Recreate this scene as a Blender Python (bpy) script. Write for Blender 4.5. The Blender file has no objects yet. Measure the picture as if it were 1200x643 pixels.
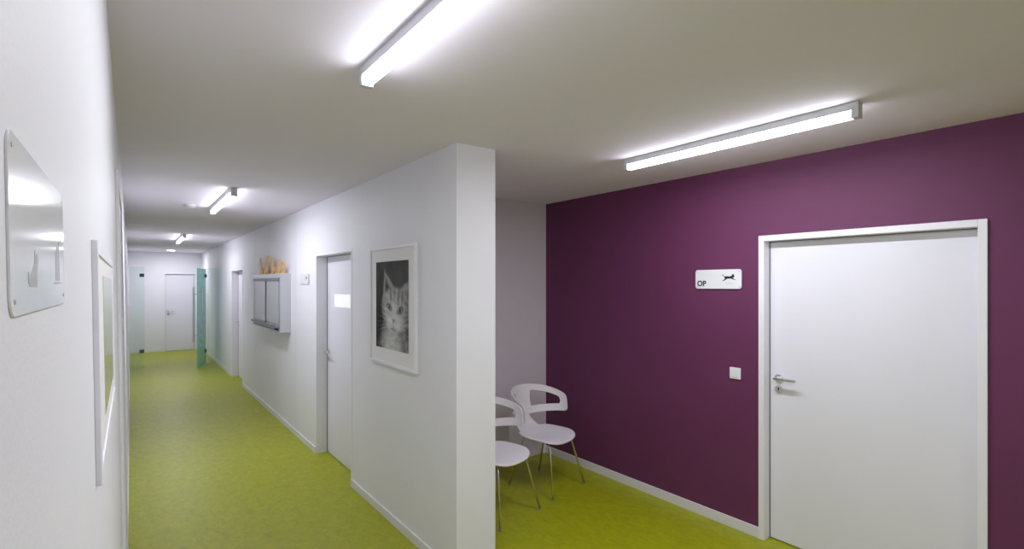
import bpy, bmesh, math, random
from mathutils import Vector, Matrix, noise as mnoise
random.seed(3)
C = bpy.context.scene.collection
H = 2.6; CAMZ = 1.76
XC = 1.55      # corridor face of the partition wall
XP = 3.5       # purple wall
Y0 = -3.0      # wall behind the camera
YE = 16.2      # far end of corridor

# ---------------------------------------------------------------- materials
def mat(name, col, rough=0.6, metal=0.0, emit=0, emitcol=None, trans=0, noise=None, coat=0, bump=0, bscale=200, ior=1.45, alpha=1):
    m = bpy.data.materials.new(name); m.use_nodes = True
    nt = m.node_tree; b = nt.nodes['Principled BSDF']
    b.inputs['Base Color'].default_value = (*col, 1)
    b.inputs['Roughness'].default_value = rough
    b.inputs['Metallic'].default_value = metal
    b.inputs['Transmission Weight'].default_value = trans
    b.inputs['Coat Weight'].default_value = coat
    b.inputs['Coat Roughness'].default_value = 0.05
    b.inputs['IOR'].default_value = ior
    b.inputs['Alpha'].default_value = alpha
    if emit:
        b.inputs['Emission Color'].default_value = (*(emitcol or col), 1)
        b.inputs['Emission Strength'].default_value = emit
    tc = nt.nodes.new('ShaderNodeTexCoord')
    if noise:
        n = nt.nodes.new('ShaderNodeTexNoise'); n.inputs['Scale'].default_value = noise[0]
        n.inputs['Detail'].default_value = 8; n.inputs['Roughness'].default_value = .65
        r = nt.nodes.new('ShaderNodeValToRGB')
        r.color_ramp.elements[0].position = .3; r.color_ramp.elements[1].position = .7
        r.color_ramp.elements[0].color = (*noise[1], 1); r.color_ramp.elements[1].color = (*noise[2], 1)
        nt.links.new(tc.outputs['Object'], n.inputs['Vector']); nt.links.new(n.outputs['Fac'], r.inputs['Fac'])
        nt.links.new(r.outputs['Color'], b.inputs['Base Color'])
    if bump:
        n2 = nt.nodes.new('ShaderNodeTexNoise'); n2.inputs['Scale'].default_value = bscale
        bp = nt.nodes.new('ShaderNodeBump'); bp.inputs['Strength'].default_value = bump; bp.inputs['Distance'].default_value = .002
        nt.links.new(tc.outputs['Object'], n2.inputs['Vector']); nt.links.new(n2.outputs['Fac'], bp.inputs['Height'])
        nt.links.new(bp.outputs['Normal'], b.inputs['Normal'])
    return m

M = {}
M['wall'] = mat('white_wall', (.84,.835,.90), .55, bump=.15, noise=(1.5,(.825,.82,.885),(.855,.85,.91)))
M['ceil'] = mat('ceiling_paint', (.87,.82,.94), .9, noise=(1.2,(.86,.81,.93),(.88,.83,.95)))
M['purple'] = mat('purple_wall', (.140,.030,.098), .6, bump=.25, noise=(2.0,(.132,.027,.091),(.148,.033,.104)))
M['lilac'] = mat('pale_lilac_wall', (.74,.68,.77), .6, noise=(2,(.72,.66,.75),(.76,.70,.79)))
M['door'] = mat('door_white', (.82,.81,.90), .4, noise=(1.5,(.81,.80,.89),(.83,.82,.91)))
M['frame'] = mat('door_frame_white', (.88,.87,.93), .35)
M['base'] = mat('baseboard_white', (.78,.77,.80), .5)
M['seam'] = mat('seam_grey', (.72,.72,.76), .6)
M['chrome'] = mat('chrome', (.75,.75,.77), .15, 1)
M['steel'] = mat('brushed_steel', (.6,.6,.62), .3, 1)
M['alu'] = mat('aluminium', (.60,.61,.64), .33, .5)
M['dark'] = mat('dark_metal', (.10,.10,.11), .4, .5)
M['black'] = mat('black_print', (.015,.015,.018), .5)
M['greyprint'] = mat('grey_print', (.52,.53,.56), .5)
M['plate'] = mat('white_sign_plate', (.86,.87,.90), .15, coat=.6)
M['plateglass'] = mat('glossy_sign_plate', (.88,.89,.94), .09, ior=1.22)
M['plastic'] = mat('white_chair_plastic', (.88,.85,.90), .3)
M['housing'] = mat('lamp_housing', (.62,.62,.64), .4, .1)
M['diff'] = mat('lamp_diffuser', (.9,.92,1), .4, emit=17, emitcol=(.93,.94,1.0))
M['orange'] = mat('orange_tan_wood', (.80,.46,.15), .5, noise=(12,(.76,.42,.12),(.86,.52,.20)))
M['film'] = mat('viewer_screen', (.47,.48,.51), .25, coat=.3)
M['film2'] = mat('viewer_dark_strip', (.16,.165,.18), .35)
M['mat'] = mat('picture_mount', (.84,.83,.85), .7)
M['pframe'] = mat('picture_frame_white', (.88,.88,.91), .3)
M['vision'] = mat('glowing_pane', (.9,.92,.95), .1, emit=.5, coat=1)  # emission stands in for light coming through the door pane
M['gasket'] = mat('grey_gasket', (.25,.24,.26), .6)
M['leftglass'] = mat('picture_glass_floor_tint', (.46,.50,.33), .12, noise=(3,(.42,.46,.28),(.52,.56,.42)))  # green base colour paints in the floor's reflection
M['glass'] = mat('green_glass', (.52,.85,.79), .10, trans=.65, ior=1.05)
M['glassclear'] = mat('clear_glass', (.86,.95,.91), .05, trans=.95, ior=1.03)
# linoleum
m = mat('lime_linoleum', (.4,.42,.02), .42); M['floor'] = m
nt = m.node_tree; b = nt.nodes['Principled BSDF']; tc = nt.nodes.new('ShaderNodeTexCoord')
n1 = nt.nodes.new('ShaderNodeTexNoise'); n1.inputs['Scale'].default_value = 13; n1.inputs['Detail'].default_value = 14; n1.inputs['Roughness'].default_value=.8; n1.inputs['Distortion'].default_value = .8
mp = nt.nodes.new('ShaderNodeMapping'); mp.inputs['Scale'].default_value = (1.5,.9,1)
r1 = nt.nodes.new('ShaderNodeValToRGB')
r1.color_ramp.elements[0].position=.34; r1.color_ramp.elements[0].color=(.27,.30,.002,1)
r1.color_ramp.elements[1].position=.66; r1.color_ramp.elements[1].color=(.44,.455,.005,1)
nt.links.new(tc.outputs['Object'], mp.inputs[0]); nt.links.new(mp.outputs[0], n1.inputs['Vector'])
nt.links.new(n1.outputs['Fac'], r1.inputs['Fac']); nt.links.new(r1.outputs['Color'], b.inputs['Base Color'])
# printed photo (colour attribute)
m = mat('cat_photo_print', (.5,.5,.5), .8, ior=1.2); M['print'] = m
at = m.node_tree.nodes.new('ShaderNodeAttribute'); at.attribute_name = 'ink'
m.node_tree.links.new(at.outputs['Color'], m.node_tree.nodes['Principled BSDF'].inputs['Base Color'])

# ---------------------------------------------------------------- helpers
def box(bm, x0,x1,y0,y1,z0,z1):
    v = [bm.verts.new((x,y,z)) for x in (x0,x1) for y in (y0,y1) for z in (z0,z1)]
    for f in ((0,1,3,2),(4,6,7,5),(0,4,5,1),(2,3,7,6),(0,2,6,4),(1,5,7,3)):
        bm.faces.new([v[i] for i in f])
def poly(bm, pts, z0, z1):
    a = [bm.verts.new((x,y,z0)) for x,y in pts]; c = [bm.verts.new((x,y,z1)) for x,y in pts]
    n = len(pts)
    bm.faces.new(a[::-1]); bm.faces.new(c)
    for i in range(n): bm.faces.new((a[i],a[(i+1)%n],c[(i+1)%n],c[i]))
def tube(bm, pts, r, n=14, caps=True):
    pts = [Vector(p) for p in pts]; rs = r if isinstance(r,(list,tuple)) else [r]*len(pts)
    rings=[]; up = Vector((0,0,1))
    for i,p in enumerate(pts):
        t = (pts[min(i+1,len(pts)-1)]-pts[max(i-1,0)]).normalized()
        u = t.cross(up if abs(t.z)<.95 else Vector((1,0,0))).normalized(); w = t.cross(u)
        rings.append([bm.verts.new(p + rs[i]*(math.cos(k*2*math.pi/n)*u + math.sin(k*2*math.pi/n)*w)) for k in range(n)])
    for a,c in zip(rings,rings[1:]):
        for k in range(n): bm.faces.new((a[k],a[(k+1)%n],c[(k+1)%n],c[k]))
    if caps: bm.faces.new(rings[0][::-1]); bm.faces.new(rings[-1])
def ribbon(bm, pts, nrm, rn, rb, closed=False, n=12):
    N=len(pts); rings=[]
    for i in range(N):
        a = pts[(i-1)%N] if closed else pts[max(i-1,0)]; c = pts[(i+1)%N] if closed else pts[min(i+1,N-1)]
        t=(c-a).normalized(); nn=nrm[i]; bb=t.cross(nn).normalized()
        w = rb[i] if isinstance(rb,list) else rb
        ring=[]
        for k in range(n):
            al=k*2*math.pi/n; ca,sa=math.cos(al),math.sin(al)
            ring.append(bm.verts.new(pts[i]+nn*rn*math.copysign(abs(ca)**.6,ca)+bb*w*math.copysign(abs(sa)**.75,sa)))
        rings.append(ring)
    for i in range(N if closed else N-1):
        a=rings[i]; c=rings[(i+1)%N]
        for k in range(n): bm.faces.new((a[k],a[(k+1)%n],c[(k+1)%n],c[k]))
    if not closed: bm.faces.new(rings[0][::-1]); bm.faces.new(rings[-1])
def rrect(w,h,r,n=8,cx=0,cy=0):
    p=[]
    for sx,sy,a0 in ((1,1,0),(-1,1,90),(-1,-1,180),(1,-1,270)):
        for k in range(n+1):
            a=math.radians(a0+90*k/n); p.append((cx+sx*(w/2-r)+r*math.cos(a), cy+sy*(h/2-r)+r*math.sin(a)))
    return p
def disc(n, r, cx=0, cy=0): return [(cx+r*math.cos(2*math.pi*k/n), cy+r*math.sin(2*math.pi*k/n)) for k in range(n)]
def obj(name, bm, m, parent=None, bevel=0, smooth=False, label=None):
    bmesh.ops.recalc_face_normals(bm, faces=bm.faces[:])
    me = bpy.data.meshes.new(name); bm.to_mesh(me); bm.free()
    for mm in (m if isinstance(m,list) else [m]): me.materials.append(mm)
    if smooth:
        for p in me.polygons: p.use_smooth = True
    o = bpy.data.objects.new(name, me); C.objects.link(o)
    if parent: o.parent = parent
    if bevel:
        md = o.modifiers.new('bevel','BEVEL'); md.width = bevel; md.segments = 2; md.limit_method='ANGLE'
    if label: o['label'] = label
    return o
def bobj(name, boxes, m, parent=None, bevel=0, label=None):
    bm = bmesh.new()
    for b_ in boxes: box(bm,*b_)
    return obj(name, bm, m, parent, bevel, label=label)
def tag(o, label, cat=None, group=None, kind=None):
    o['label']=label
    if cat: o['category']=cat
    if group: o['group']=group
    if kind: o['kind']=kind
    return o
SIDE = {'R': ((0,-1,0),(0,0,1),(-1,0,0)), 'L': ((0,1,0),(0,0,1),(1,0,0)), 'E': ((1,0,0),(0,0,1),(0,-1,0)), 'B': ((-1,0,0),(0,0,1),(0,1,0))}
def wmat(loc, side, lean=0):
    x,y,z = [Vector(v) for v in SIDE[side]]
    m = Matrix((x,y,z)).transposed().to_4x4()
    m = Matrix.Rotation(lean,4,'Y') @ m
    m.translation = Vector(loc); return m
def empty(name, loc, side=None, lean=0, rotz=0):
    o = bpy.data.objects.new(name, None); o.empty_display_size=.1; C.objects.link(o)
    if side: o.matrix_world = wmat(loc, side, lean)
    else: o.location = loc; o.rotation_euler=(0,0,rotz)
    return o
def text_bm(s, size, cx, cy, z, ext=.0006, bold=0):
    cu = bpy.data.curves.new('t','FONT'); cu.body=s; cu.size=size; cu.align_x='LEFT'; cu.extrude=ext; cu.resolution_u=3; cu.offset=bold
    o = bpy.data.objects.new('t',cu); C.objects.link(o)
    bpy.context.view_layer.update()
    me = bpy.data.meshes.new_from_object(o.evaluated_get(bpy.context.evaluated_depsgraph_get()))
    bm = bmesh.new(); bm.from_mesh(me); bpy.data.objects.remove(o); bpy.data.meshes.remove(me)
    bmesh.ops.translate(bm, verts=bm.verts[:], vec=(cx,cy,z)); return bm
def structure(o, label): return tag(o, label, kind='structure')

# ---------------------------------------------------------------- room shell
LEAN = .04/2.6
def lwx(z): return -.018 - LEAN*z
structure(bobj('floor', [(-.3,XP+.3,Y0-.2,YE+.2,-.1,0)], M['floor']), 'mottled lime green linoleum floor')
structure(bobj('ceiling', [(-.3,XP+.3,Y0-.2,YE+.2,H,H+.1)], M['ceil']), 'plain matt off-white ceiling')
bm = bmesh.new()
vs=[bm.verts.new(p) for p in ((-.25,Y0,0),(lwx(0),Y0,0),(lwx(H),Y0,H),(-.25,Y0,H),(-.25,YE,0),(lwx(0),YE,0),(lwx(H),YE,H),(-.25,YE,H))]
for f in ((0,1,2,3),(4,7,6,5),(1,5,6,2),(0,3,7,4),(0,4,5,1),(3,2,6,7)): bm.faces.new([vs[i] for i in f])
structure(obj('wall_left', bm, M['wall']), 'long white corridor wall close on the left')

def wall(name, loc, side, L0, L1, thick, openings, m, label):
    """local x from L0 to L1 along the wall, openings (x0,x1,h)"""
    bm = bmesh.new(); x = L0
    for a,c,h in sorted(openings):
        box(bm, x,a,0,H,-thick,0); box(bm, a,c,h,H,-thick,0); x=c
    box(bm, x,L1,0,H,-thick,0)
    me_o = obj(name, bm, m); me_o.matrix_world = wmat(loc, side); structure(me_o, label); return me_o

def door(name, loc, side, w, h, c, proud, recess, handle_x, label, mleaf, lever_dir=1, hz=1.05):
    r = empty(name, loc, side); structure(r, label)
    bm = bmesh.new(); l=.012
    for s in (-1,1):
        xo, xi = s*w/2, s*(w/2-c)
        box(bm, min(xo,xi),max(xo,xi), 0, h, 0.0, proud)
        xa = s*(w/2-c+l); box(bm, min(xa,xi),max(xa,xi), 0, h-c+l, -recess-.05, 0)
    box(bm, -w/2+c, w/2-c, h-c, h, 0, proud); box(bm, -w/2+c, w/2-c, h-c, h-c+l, -recess-.05, 0)
    obj('door_frame', bm, M['frame'], r, .002)
    # rebate seal
    bm = bmesh.new(); wi=w/2-c
    for s in (-1,1): box(bm, min(s*wi,s*(wi-.006)),max(s*wi,s*(wi-.006)),0.005,h-c,-recess-.03,-recess+.004)
    box(bm,-wi,wi,h-c-.006,h-c,-recess-.03,-recess+.004)
    obj('door_seal', bm, M['gasket'], r)
    leaf = bobj('door_leaf', [(-wi+.006,wi-.006,.008,h-c-.006,-recess-.04,-recess)], mleaf, r, .002)
    hx = handle_x*(wi-.065); z=-recess
    bm = bmesh.new()
    poly(bm, disc(24,.027,hx,hz), z, z+.009)
    tube(bm, [(hx,hz,z),(hx,hz,z+.045)], .010)
    d=-handle_x
    tube(bm, [(hx-d*.012,hz,z+.05),(hx+d*.02,hz,z+.052),(hx+d*.11,hz,z+.052),(hx+d*.130,hz,z+.049)], [.010,.0105,.0095,.008])
    obj('handle', bm, M['chrome'], leaf, smooth=False, label='chrome lever handle on a round rose')
    bm = bmesh.new(); poly(bm, disc(24,.026,hx,hz-.075), z, z+.008)
    k=obj('lock_rose', bm, M['chrome'], leaf, label='round chrome lock rose')
    bm = bmesh.new(); poly(bm, disc(12,.006,hx,hz-.070), z+.0078, z+.0086); box(bm,hx-.003,hx+.003,hz-.088,hz-.07,z+.0078,z+.0086)
    obj('keyhole', bm, M['black'], leaf)
    return r, leaf

# purple wall, door centred
yd = (1.824+.642)/2; wd = 1.824-.642
wall('wall_right', (XP,0,0),'R', -4.1,-Y0, .25, [(-yd-wd/2+.026,-yd+wd/2-.026,2.094-.026)], M['purple'], 'dark purple wall with a white door')
door('door_1', (XP,yd,0),'R', wd, 2.094, .038, .014, .065, -1, 'wide white door in the dark purple wall', M['door'], hz=1.118)
# corridor partition
d1 = (4.42,5.50,2.07); d2=(9.85,11.05,2.03)
def mk(d): return (-d[1], -d[0], d[2])
wall('wall_center', (XC,0,0),'R', -YE,-2.631, .28, [mk((d2[0]+.008,d2[1]-.008,d2[2]-.008)),mk((d1[0]+.008,d1[1]-.008,d1[2]-.008))], M['wall'], 'white partition wall between corridor and waiting area')
da, leaf = door('door_2', (XC,(d1[0]+d1[1])/2,0),'R', d1[1]-d1[0], d1[2], .02, .003, .11, -1, 'white door set deep in the corridor wall beside the cat picture', M['door'], hz=1.06)
bobj('window_pane', [(-5.24+4.96,-4.77+4.96,1.535,1.66,-.110,-.107)], M['vision'], leaf, .001, label='narrow pane high in the door, self-glowing as if lit from behind')
door('door_3', (XC,(d2[0]+d2[1])/2,0),'R', d2[1]-d2[0], d2[2], .02, .003, .11, -1, 'white door set deep in the corridor wall near its far end', M['door'])
# waiting area back wall
wall('wall_back', (0,4.1,0),'E', XC+.28, XP+.25, .2, [], M['lilac'], 'pale lilac wall behind the two chairs')
# corridor end wall
wall('wall_end', (0,YE,0),'E', -.25, XC+.28, .2, [(.70+.008,1.41-.008,2.06-.008)], M['wall'], 'white wall closing the far end of the corridor')
door('door_4', ((.70+1.41)/2,YE,0),'E', .71, 2.06, .03, .012, .04, -1, 'white door at the far end of the corridor', M['door'])
wall('wall_behind', (0,Y0,0),'B', -XP-.25, .25, .2, [], M['wall'], 'white wall closing the hall near side')

# baseboards
structure(bobj('baseboard_right', [(XP-.012,XP,yd+wd/2,4.1,0,.075),(XP-.012,XP,Y0,yd-wd/2,0,.075)], M['base'], bevel=.002), 'white baseboard along the purple wall')
structure(bobj('baseboard_back', [(XC+.28,XP-.012,4.088,4.1,0,.075)], M['base'], bevel=.002), 'white baseboard behind the chairs')
structure(bobj('baseboard_center', [(XC-.012,XC,2.619,d1[0],0,.065),(XC-.012,XC,d1[1],d2[0],0,.065),(XC-.012,XC,d2[1],YE,0,.065),(XC,XC+.28,2.619,2.631,0,.065)], M['base'], bevel=.002), 'white baseboard along the partition wall')
structure(bobj('baseboard_left', [(lwx(0)-.002,lwx(0)+.006,Y0,2.68,0,.065),(lwx(0)-.002,lwx(0)+.006,3.74,YE,0,.065)], M['base'], bevel=.001), 'thin white baseboard at the foot of the left wall')
structure(bobj('baseboard_end', [(-.018,.70,YE-.012,YE,0,.065)], M['base'], bevel=.002), 'white baseboard on the corridor end wall')
# panel joint strips of the wall system
seams=[(XC-.001,XC,y-.005,y+.005,.065,H) for y in (6.3,8.7)]
structure(bobj('trim_1', seams, M['seam']), 'thin vertical joint strips of the white partition wall')

# left wall door casing
r = empty('door_5', (lwx(0),3.21,0),'L', -LEAN); structure(r,'white door with raised casing in the left wall, seen edge on')
bobj('door_frame', [(-.52,-.46,0,2.24,0,.012),(.46,.52,0,2.24,0,.012),(-.46,.46,2.18,2.24,0,.012)], M['wall'], r, .002)
bobj('door_leaf', [(-.459,.459,.008,2.178,.0,.006)], M['door'], r, .002)

# ---------------------------------------------------------------- ceiling lights
def light(y0,y1,x,label,P=14):
    L=y1-y0
    t=empty('ceiling_light',(x,(y0+y1)/2,H)); tag(t,label,'ceiling light','linear ceiling lights')
    bm=bmesh.new(); box(bm,-.024,.024,-L/2,L/2,-.036,0); 
    obj('housing',bm,M['housing'],t,.002)
    for s in (-1,1):
        a=s*(L/2-.03); b_=s*L/2
        bobj('end_cap',[(-.0245,.0245,min(a,b_),max(a,b_),-.074,-.035)],M['housing'],t,.002)
    bm=bmesh.new()
    prof=[(-.018,-.035),(-.018,-.062),(-.014,-.071),(.014,-.071),(.018,-.062),(.018,-.035)]
    a=[bm.verts.new((p[0],-L/2+.031,p[1])) for p in prof]; c=[bm.verts.new((p[0],L/2-.031,p[1])) for p in prof]
    bm.faces.new(a); bm.faces.new(c[::-1])
    for i in range(6): bm.faces.new((a[i],a[(i+1)%6],c[(i+1)%6],c[i]))
    obj('diffuser',bm,M['diff'],t)
    ld=bpy.data.lights.new('tube_light','AREA'); ld.shape='RECTANGLE'; ld.size=.026; ld.size_y=L-.08; ld.energy=P; ld.color=(.92,.94,1)
    lo=bpy.data.objects.new('tube_light',ld); C.objects.link(lo); lo.parent=t; lo.location=(0,0,-.0725)
    return t
light(.50,1.95,.735,'linear ceiling light nearest the viewer, above the corridor entrance',13)
light(.93,2.32,2.69,'linear ceiling light in front of the purple wall',18)
light(5.0,6.45,.72,'linear ceiling light halfway down the corridor',17)
light(10.1,11.6,.72,'linear ceiling light at the far end of the corridor',15)
light(-2.2,-.8,1.3,'added linear fill light in the near hall, unseen behind the viewer',16)  # fill light added out of view, built like the other fixtures
# added to brighten the corridor end: flush round downlight beyond the glass door
t=empty('round_fill_light',(.80,15.2,H)); tag(t,'added flat round fill light beyond the glass door','ceiling light')
bm=bmesh.new(); tube(bm,[(0,0,0),(0,0,-.004)],[.10,.10],32); obj('rim',bm,M['housing'],t)
bm=bmesh.new(); poly(bm,disc(32,.085),-.0055,-.0035); obj('lens',bm,M['diff'],t)
ld=bpy.data.lights.new('fill_downlight','AREA'); ld.shape='DISK'; ld.size=.16; ld.energy=16; ld.color=(.95,.96,1)
lo=bpy.data.objects.new('fill_downlight',ld); C.objects.link(lo); lo.parent=t; lo.location=(0,0,-.0065)
bm=bmesh.new(); tube(bm,[(0,0,0),(0,0,-.02),(0,0,-.035)],[.055,.055,.035],24)
o=obj('smoke_detector',bm,M['housing'],None); o.location=(.50,6.35,H); tag(o,'small round smoke detector on the corridor ceiling','smoke detector')

# ---------------------------------------------------------------- glass partition at the corridor end
t=empty('glass_side_panel',(0,13.3,0)); tag(t,'narrow clear glass panel against the left wall at the corridor end','glass panel')
bobj('pane',[(-.02,.235,-.006,.006,0.005,2.12)],M['glassclear'],t)
for z in (1.95,.35): bobj('clamp',[(.15,.23,-.016,.016,z-.035,z+.035)],M['dark'],t,.002)
t=empty('glass_side_panel',(0,13.3,0)); tag(t,'narrow clear glass panel beside the open glass door','glass panel')
bobj('pane',[(1.37,XC,-.006,.006,0.005,2.12)],M['glassclear'],t)
t=empty('glass_door',(1.35,13.27,0)); tag(t,'open green glass door with tall steel pull handle','glass door')
ang=math.atan2(-.80,-.235); t.rotation_euler=(0,0,ang)
bobj('pane',[(0.01,.84,-.005,.005,.01,2.10)],M['glass'],t)
for z in (.28,1.95):
    bobj('hinge',[(-.005,.09,-.018,.018,z-.04,z+.04)],M['dark'],t,.003)
for s in (-1,1):
    bm=bmesh.new(); tube(bm,[(.77,s*.08,.55),(.77,s*.08,1.70)],.019)
    for z in (.7,1.55): tube(bm,[(.77,0,z),(.77,s*.08,z)],.009)
    obj('pull_handle',bm,M['steel'],t)

# ---------------------------------------------------------------- signs
# slim leaping cat for the signs: long tail up, stretched legs
LEAP=[(-.62,.28),(-.56,.33),(-.46,.22),(-.36,.16),(-.20,.18),(.05,.16),(.22,.19),(.27,.23),(.29,.36),(.35,.30),(.41,.37),(.45,.24),(.50,.16),(.45,.09),(.36,.05),(.40,-.02),(.55,-.09),(.54,-.15),(.36,-.10),(.24,-.03),(.05,-.02),(-.14,-.03),(-.24,-.10),(-.40,-.18),(-.55,-.24),(-.56,-.18),(-.42,-.10),(-.33,.02),(-.42,.11),(-.52,.22)]
SIT=[(-.30,0),(.26,0),(.28,.06),(.22,.12),(.22,.30),(.20,.46),(.24,.52),(.34,.55),(.37,.64),(.33,.76),(.33,.92),(.24,.84),(.14,.85),(.06,.95),(.04,.78),(.02,.66),(-.08,.52),(-.24,.36),(-.30,.20),(-.36,.14),(-.42,.22),(-.43,.36),(-.50,.36),(-.50,.14),(-.42,.03)]
def standoffs(t,w,h,r,top):
    for sx in (-1,1):
        for sy in (-1,1):
            bm=bmesh.new(); poly(bm, disc(12,r,sx*w,sy*h), 0, top); obj('standoff',bm,M['steel'],t)
def sign(name, loc, side, w, h, label, lean=0, word=None, standoff=.012):
    t=empty(name, loc, side, lean); tag(t,label,'sign')
    bm=bmesh.new(); poly(bm, rrect(w,h,h*.13), standoff-.005, standoff)
    obj('plate',bm,M['plate'],t,.0008)
    standoffs(t,w*.46,h*.40,h*.035,standoff+.0015)
    z=standoff+.0004
    s=h*.62; cx=w*.24; cy=h*.04
    bm=bmesh.new(); poly(bm,[(cx+x*s,cy+y*s) for x,y in LEAP],z,z+.0006)
    obj('animal_pictogram',bm,M['black'],t)
    bobj('underline',[(cx-s*.30,cx+s*.35,cy-h*.27,cy-h*.245,z,z+.0006)],M['greyprint'],t)
    if word: obj('lettering',text_bm(word,h*.40,-w*.46,-h*.36,z,bold=.0018),M['black'],t)
    return t
sign('wall_sign',(XP,2.132,1.798),'R',.37,.142,'white rounded sign reading OP with black cat on the purple wall',word='OP')
sign('wall_sign',(XC,5.90,1.82),'R',.31,.115,'white sign with dark cat pictogram on corridor wall left of the recessed door')
# near sign on the left wall
zs=1.7885; yc=.4415
t=empty('wall_sign',(lwx(zs),yc,zs),'L',-LEAN); tag(t,'glossy rounded sign on the left wall right beside the viewer','sign')
bm=bmesh.new(); poly(bm,rrect(.235,.088,.010),0,.0012); obj('plate',bm,M['plateglass'],t,.0003)
standoffs(t,.109,.037,.0012,.0016)
bm=bmesh.new(); poly(bm,[(-.045+x*.045,-.030+y*.022) for x,y in SIT],.0012,.0014); obj('animal_pictogram',bm,M['greyprint'],t)
for i in range(3): bobj('grey_bar',[(.060+.010*i,.0615+.010*i,-.026,-.004+.004*i,.0012,.0014)],M['greyprint'],t)
bobj('underline',[(.050,.095,-.028,-.027,.0012,.0014)],M['greyprint'],t)

# framed picture on left wall
zc=1.645
t=empty('picture_frame',(lwx(zc),1.36,zc),'L',-LEAN); tag(t,'white framed picture with the green floor reflection tinted into its glass on the left wall, seen edge on','picture')
W,Hh=.80,.36
bobj('frame',[(-W/2,-W/2+.03,-Hh/2,Hh/2,0,.0075),(W/2-.03,W/2,-Hh/2,Hh/2,0,.0075),(-W/2+.03,W/2-.03,Hh/2-.02,Hh/2,0,.0075),(-W/2+.03,W/2-.03,-Hh/2,-Hh/2+.02,0,.0075)],M['wall'],t,.001)
bobj('mount',[(-W/2+.03,W/2-.03,-Hh/2+.02,Hh/2-.02,0,.005)],M['mat'],t)
bobj('picture_glass',[(-W/2+.22,W/2-.08,-Hh/2+.06,Hh/2-.05,.005,.006)],M['leftglass'],t)

# ---------------------------------------------------------------- light switch
t=empty('light_switch',(XP,1.998,1.12),'R'); tag(t,'square white light switch on the purple wall beside the door','light switch')
bm=bmesh.new(); poly(bm,rrect(.082,.082,.006),0,.009); obj('cover_plate',bm,M['plate'],t,.001)
bobj('rocker',[(-.028,.028,-.028,.028,.009,.0125)],M['frame'],t,.0015)

# ---------------------------------------------------------------- cat picture
pc=(3.956+3.136)/2; pw=.82; ph=.885; pz=1.60
t=empty('framed_cat_picture',(XC,pc,pz),'R'); tag(t,'white framed black and white photograph of a cat on the corridor wall','picture')
f=.022
bobj('frame',[(-pw/2,-pw/2+f,-ph/2,ph/2,0,.022),(pw/2-f,pw/2,-ph/2,ph/2,0,.022),(-pw/2+f,pw/2-f,ph/2-f,ph/2,0,.022),(-pw/2+f,pw/2-f,-ph/2,-ph/2+f,0,.022)],M['pframe'],t,.002)
bobj('mount',[(-pw/2+f,pw/2-f,-ph/2+f,ph/2-f,.002,.012)],M['mat'],t)
def sm(e0,e1,x):
    k=max(0,min(1,(x-e0)/(e1-e0))); return k*k*(3-2*k)
def ell(x,y,cx,cy,rx,ry,rot=0,soft=.15):
    c,s=math.cos(rot),math.sin(rot); dx,dy=x-cx,y-cy; a=(dx*c+dy*s)/rx; b_=(-dx*s+dy*c)/ry
    return 1-sm(1-soft,1+soft,math.hypot(a,b_))
def tri(x,y,P,soft=.02):
    d=1e9
    for i in range(3):
        ax,ay=P[i]; bx_,by=P[(i+1)%3]; ex,ey=bx_-ax,by-ay; l=math.hypot(ex,ey)
        d=min(d,((x-ax)*-ey+(y-ay)*ex)/l)
    return sm(-soft,soft,d)
def atri(x,y,P,soft=.02):
    a=(P[1][0]-P[0][0])*(P[2][1]-P[0][1])-(P[1][1]-P[0][1])*(P[2][0]-P[0][0])
    return tri(x,y,P if a>0 else P[::-1],soft)
def fur(x,y,sx,sy,seed): return .5+.5*mnoise.fractal(Vector((x*sx,y*sy,seed)),.8,2.2,4)
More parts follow.
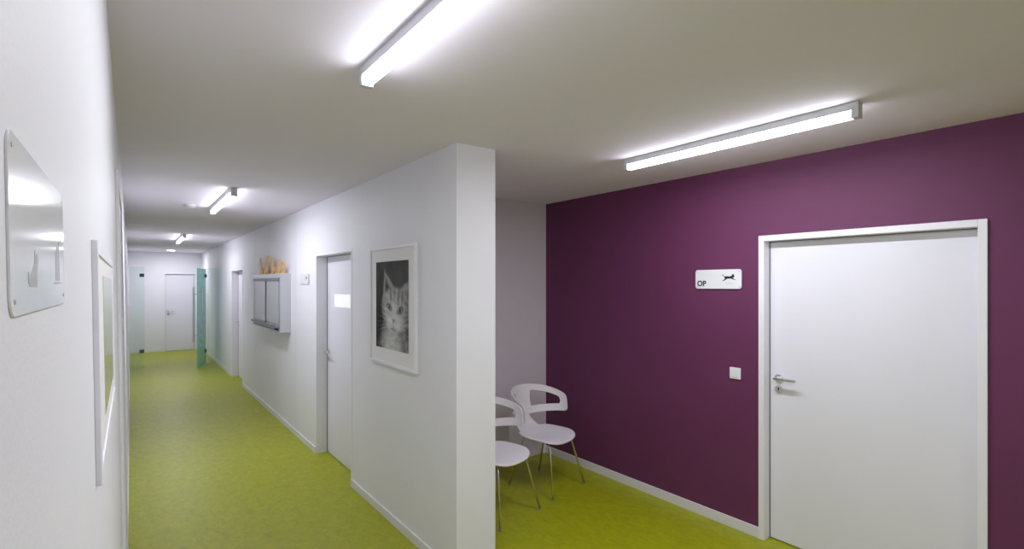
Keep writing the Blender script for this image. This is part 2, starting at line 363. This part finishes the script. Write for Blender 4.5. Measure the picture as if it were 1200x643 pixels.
def ink(px,py):
    def mix(a,b_,k): return a*(1-k)+b_*k
    bg=.03+.09*sm(.1,1,py)*fur(px,py,2,2,1)
    g=bg
    # close-up, head shifted to the right and slightly tilted
    x=(px-.64)/1.20; y=(py-.46)/1.16
    c,s=math.cos(.10),math.sin(.10); x,y=x*c-y*s+.5,x*s+y*c+.5
    w1=mnoise.noise(Vector((x*14,y*14,5)))*.012; w2=mnoise.noise(Vector((x*14,y*14,9)))*.012
    x+=w1; y+=w2
    n=fur(x,y,9,22,3); n2=fur(x,y,26,26,7)
    # chest and body
    g=mix(g,.12+.26*n,ell(x,y,.56,.00,.44,.34,0,.35))
    g=mix(g,.42+.30*n,ell(x,y,.42,.10,.20,.24,.25,.7))
    # ears
    g=mix(g,.28+.30*n2,atri(x,y,[(.17,.84),(.15,.50),(.50,.66)],.03))
    g=mix(g,.04+.07*n,atri(x,y,[(.20,.78),(.19,.55),(.40,.65)],.045))
    g=mix(g,.30+.28*n2,atri(x,y,[(.86,.84),(.57,.68),(.87,.50)],.03))
    g=mix(g,.14+.12*n,atri(x,y,[(.83,.78),(.66,.68),(.82,.56)],.05))
    # head
    hd=ell(x,y,.50,.50,.365,.205,0,.15); g=mix(g,.22+.28*n,hd)
    g=mix(g,.10+.18*n,.75*hd*sm(.56,.86,x))
    g=mix(g,.46+.30*n,ell(x,y,.43,.41,.22,.19,0,.7)*hd)
    for sx,w_ in ((.36,.020),(.45,.016),(.55,.020),(.64,.018)):
        g=mix(g,.07,.6*ell(x,y,sx+.25*(y-.6)*(sx-.5)*3,.62,w_,.07,0,.9))
    for yy in (.42,.47,.52):
        g=mix(g,.09,.5*ell(x,y,.80,yy,.09,.013,.25,.9)); g=mix(g,.10,.4*ell(x,y,.19,yy-.02,.07,.012,-.25,.9))
    # eyes
    for ex,rt in ((.325,-.30),(.595,.30)):
        g=mix(g,.04,.9*ell(x,y,ex,.500,.074,.034,rt,.45)); g=mix(g,.32,ell(x,y,ex,.500,.048,.021,rt,.35))
        g=mix(g,.02,ell(x,y,ex,.500,.020,.021,0,.3)); g=mix(g,.75,ell(x,y,ex-.014,.509,.006,.005,0,.4))
    g=mix(g,.60,.5*ell(x,y,.45,.47,.045,.10,0,.8))
    for mx in (.385,.515): g=mix(g,.56+.20*n,.9*ell(x,y,mx,.335,.095,.058,0,.6))
    g=mix(g,.48,.8*ell(x,y,.45,.278,.07,.035,0,.7))
    g=mix(g,.16,.9*atri(x,y,[(.410,.392),(.45,.357),(.490,.392)],.013))
    g=mix(g,.12,.7*ell(x,y,.45,.325,.007,.028,0,.7)) 
    g=mix(g,.12,.6*ell(x,y,.415,.298,.038,.008,.25,.8)); g=mix(g,.12,.6*ell(x,y,.485,.298,.038,.008,-.25,.8))
    # whiskers
    for i in range(4):
        for sg in (-1,1):
            bx0=.45+sg*.09; d=sg*(x-bx0)
            if 0<d<.38:
                yy=.335+.012*i-.02+d*(-.22+.13*i)-d*d*.25
                g=mix(g,.7,.45*(1-sm(.001,.005,abs(y-yy)))*(1-d/.38))
    return max(0,g)
NX,NY=150,168; iw,ih=.58,.65
bm=bmesh.new(); vv=[[bm.verts.new((-iw/2+iw*i/NX,-ih/2+ih*j/NY+.005,.0135)) for i in range(NX+1)] for j in range(NY+1)]
for j in range(NY):
    for i in range(NX): bm.faces.new((vv[j][i],vv[j][i+1],vv[j+1][i+1],vv[j+1][i]))
o=obj('photo_print',bm,M['print'],t,label='black and white photograph of a large-eared cat')
ca=o.data.color_attributes.new('ink','FLOAT_COLOR','POINT')
for k,v in enumerate(o.data.vertices):
    g=ink((v.co.x+iw/2)/iw,(v.co.y-.005+ih/2)/ih); ca.data[k].color=(g,g,g*1.01,1)

# ---------------------------------------------------------------- viewer box
yv=(6.54+8.18)/2; vw=1.64; vz0,vz1=1.18,1.89; D=.124
t=empty('wall_light_box',(XC,yv,(vz0+vz1)/2),'R'); tag(t,'wide silver wall-mounted viewer box with grey screens','viewer box')
vh=vz1-vz0
bobj('casing',[(-vw/2,vw/2,-vh/2,vh/2,0,D-.012),(-vw/2,-vw/2+.03,-vh/2,vh/2,D-.012,D),(vw/2-.03,vw/2,-vh/2,vh/2,D-.012,D),(-vw/2+.03,vw/2-.03,vh/2-.05,vh/2,D-.012,D),(-vw/2+.03,vw/2-.03,-vh/2,-vh/2+.08,D-.012,D)],M['alu'],t,.003)
for i in range(2):
    a=-vw/2+.04+i*(vw-.08)/2+.006; b_=a+(vw-.08)/2-.024
    bobj('screen',[(a,b_,-vh/2+.09,vh/2-.07,D-.012,D-.006)],M['film'],t,.001)
bobj('divider',[(-.014,.014,-vh/2+.08,vh/2-.05,D-.012,D+.004)],M['film2'],t,.001)
bobj('front_edge',[(vw/2-.045,vw/2-.03,-vh/2+.08,vh/2-.05,D-.012,D+.004)],M['film2'],t,.001)
bobj('clip_rail',[(-vw/2+.03,vw/2-.03,vh/2-.085,vh/2-.05,D-.006,D+.010)],M['film2'],t,.002)
bobj('film_ledge',[(-vw/2+.02,vw/2-.02,-vh/2+.055,-vh/2+.065,D,D+.035),(-vw/2+.02,vw/2-.02,-vh/2+.065,-vh/2+.085,D+.03,D+.035)],M['film2'],t,.001)
bobj('lower_rail',[(-vw/2+.02,vw/2-.02,-vh/2+.02,-vh/2+.028,D,D+.020)],M['film2'],t,.001)
for i in range(3):
    bm=bmesh.new(); poly(bm,disc(14,.012,vw/2-.12-.05*i,-vh/2+.04),D,D+.012); obj('switch_knob',bm,M['black'],t)

# orange cat figures
WALK=[(-.42,0),(-.32,0),(-.30,.22),(-.20,.30),(.14,.30),(.20,.22),(.20,0),(.30,0),(.32,.24),(.36,.40),(.46,.42),(.52,.50),(.50,.60),(.50,.72),(.42,.65),(.34,.65),(.28,.73),(.26,.58),(.20,.52),(-.28,.52),(-.38,.56),(-.42,.74),(-.46,.86),(-.54,.82),(-.50,.70),(-.46,.50),(-.44,.30)]
figs=[(7.99,SIT,.25,-1,'orange sitting cat figure at the far end on top of the viewer box'),
      (7.63,SIT,.265,1,'tallest orange sitting cat figure on top of the viewer box'),
      (7.27,SIT,.23,-1,'orange sitting cat figure in the middle of the row on the viewer box'),
      (6.96,SIT,.19,1,'small orange sitting cat figure right of the middle on the viewer box'),
      (6.69,WALK,.16,1,'low orange walking cat figure at the near end of the viewer box')]
for y,P,s,fl,lab in figs:
    t=empty('cat_figurine',(XC-.055,y,vz1),'R'); tag(t,lab,'figurine','orange cat figures on the viewer box')
    bm=bmesh.new(); poly(bm,[(fl*x*s*1.15,yy*s+.010) for x,yy in P],-.007,.007); obj('silhouette',bm,M['orange'],t,.002)
    bm=bmesh.new(); poly(bm,rrect(s*.9,.05,.02,6),0,.010)
    b2=obj('stand',bm,M['orange'],t,.002); b2.rotation_euler=(-math.pi/2,0,0)

# ---------------------------------------------------------------- chairs
def arc(s,z):
    return Vector((.305*math.sin(s), .045+.255*math.cos(s)-.10*(.84-z), z))
def arcn(s): return Vector((math.sin(s)/.305, math.cos(s)/.255, 0)).normalized()
def make_chair(loc, rz, label):
    t=empty('waiting_chair',loc,rotz=rz); tag(t,label,'chair','white waiting room chairs')
    # seat shell
    bm=bmesh.new(); rings=[]; n=48
    def sp(r,k,off=0):
        a=2*math.pi*k/n; ca,sa=math.cos(a),math.sin(a); e=.66
        x=.236*r*math.copysign(abs(ca)**e,ca); y=.215*r*math.copysign(abs(sa)**e,sa)
        z=.447+.018*(x/.236)**2+.020*max(0,y/.215)**2-.022*max(0,-y/.215)**3
        return (x*(1-.06*max(0,y/.215)),y,z-off)
    c0=bm.verts.new((0,0,.447)); c1=bm.verts.new((0,0,.434))
    top=[[bm.verts.new(sp(r,k)) for k in range(n)] for r in (.2,.4,.6,.8,.93,.985)]
    mid=[bm.verts.new(sp(1.0,k,.006)) for k in range(n)]
    bot=[[bm.verts.new(sp(r,k,.013)) for k in range(n)] for r in (.985,.8,.5,.2)]
    seq=top+[mid]+bot
    for a,c in zip(seq,seq[1:]):
        for k in range(n): bm.faces.new((a[k],a[(k+1)%n],c[(k+1)%n],c[k]))
    for k in range(n):
        bm.faces.new((c0,top[0][k],top[0][(k+1)%n])); bm.faces.new((c1,bot[-1][(k+1)%n],bot[-1][k]))
    obj('seat',bm,M['plastic'],t,smooth=True)
    # curved flat shell with two cut-outs: grid over (u = angle, v = height)
    def edges(u):       # u in 0..1 from centre to arm tip -> (bottom, hole bottom, hole top, top)
        top_=.845-.105*u**1.9
        bot_=.565+.020*u+.01*u*u
        return bot_, bot_+.064, top_-.058, top_
    bm=bmesh.new(); SM=1.70; NU=80
    for sgn in (-1,1):
        prev=None
        for i in range(NU+1):
            u=i/NU; b0,h0,h1,t0=edges(u)
            if u>.92:
                k=(u-.92)/.08; sh=(1-math.sqrt(max(0,1-k*k)))*(t0-b0)*.25; b0+=sh; t0-=sh
            hm=(h0+h1)/2; hh=(h1-h0)/2; a_,b_=.19,.83
            if u<=a_ or u>=b_: h0=h1=hm
            else:
                q=min((u-a_)/.035,(b_-u)/.035,1); kk=math.sqrt(max(0,1-(1-q)**2)); h0=hm-hh*kk; h1=hm+hh*kk
            rows=[b0,(b0+h0)/2,h0,h1,(h1+t0)/2,t0]
            rows=[min(max(z,b0),t0) for z in rows]
            col=[]
            for z in rows:
                p=arc(sgn*u*SM,z); nn=arcn(sgn*u*SM)*.0065
                col.append((bm.verts.new(p+nn),bm.verts.new(p-nn)))
            op=(u>a_ and u<b_)
            if prev:
                pc_,pop=prev
                for r_ in range(5):
                    if r_==2 and (op or pop): continue
                    for q in (0,1):
                        bm.faces.new((pc_[r_][q],pc_[r_+1][q],col[r_+1][q],col[r_][q]))
                bm.faces.new((pc_[0][0],pc_[0][1],col[0][1],col[0][0])); bm.faces.new((pc_[5][0],pc_[5][1],col[5][1],col[5][0]))
                if op or pop:
                    bm.faces.new((pc_[2][0],pc_[2][1],col[2][1],col[2][0])); bm.faces.new((pc_[3][0],pc_[3][1],col[3][1],col[3][0]))
            if i==NU:
                for r_ in range(5): bm.faces.new((col[r_][0],col[r_+1][0],col[r_+1][1],col[r_][1]))
            prev=(col,op)
    # support blade flowing in one curve from the back into the seat
    A=arc(0,.68); B=arc(0,.60); E=Vector((0,.10,.452)); K=Vector((0,arc(0,.45).y+.004,.452))
    path=[A.lerp(B,i/4) for i in range(4)]+[(1-q)**2*B+2*q*(1-q)*K+q*q*E for q in [j/16 for j in range(17)]]
    NP=len(path); nr=[]; wd_=[]
    for i in range(NP):
        tt=(path[min(i+1,NP-1)]-path[max(i-1,0)]).normalized(); nr.append(Vector((0,-tt.z,tt.y)).normalized())
        wd_.append(.060+.075*sm(0,.75,i/(NP-1)))
    ribbon(bm,path,nr,.0068,wd_,False,20)
    bmesh.ops.remove_doubles(bm,verts=bm.verts[:],dist=.0003)
    obj('backrest',bm,M['plastic'],t,bevel=.003)
    for sx,sy,tx,ty in ((-1,-1,.232,.235),(1,-1,.232,.235),(-1,1,.215,.25),(1,1,.215,.25)):
        bm=bmesh.new(); tube(bm,[(sx*.06,sy*.12,.428),(sx*.13,sy*.13,.427),(sx*.155,sy*.14,.415),(sx*.165,sy*.148,.39),(sx*tx,sy*ty,.008)],.0085,12)
        lg=obj('leg',bm,M['chrome'],t,smooth=True)
        bm=bmesh.new(); tube(bm,[(sx*tx,sy*ty,0),(sx*tx,sy*ty,.014)],.011,12); obj('foot_glide',bm,M['gasket'],lg)
    for s in (-1,1):
        bm=bmesh.new(); tube(bm,[(s*.06,-.12,.428),(s*.06,.12,.428)],.009); obj('seat_rail',bm,M['chrome'],t,smooth=True)
make_chair((2.93,3.42,0),math.radians(13),'white plastic chair with looped back, beside the purple wall')
make_chair((2.29,3.26,0),math.radians(13),'white plastic chair half hidden behind the end of the partition wall')

# ---------------------------------------------------------------- world, camera
w=bpy.data.worlds.new('world'); bpy.context.scene.world=w; w.use_nodes=True
w.node_tree.nodes['Background'].inputs[0].default_value=(.5,.52,.55,1); w.node_tree.nodes['Background'].inputs[1].default_value=.3
cam=bpy.data.cameras.new('camera'); co=bpy.data.objects.new('camera',cam); C.objects.link(co)
cam.sensor_width=36; cam.lens=18; cam.clip_start=.004; cam.clip_end=100
cam.shift_y=11.5/1200
th=math.atan(447/600)
co.location=(0,0,CAMZ); co.rotation_euler=(math.pi/2,0,-th)
bpy.context.scene.camera=co
bpy.context.scene.view_settings.view_transform='Standard'
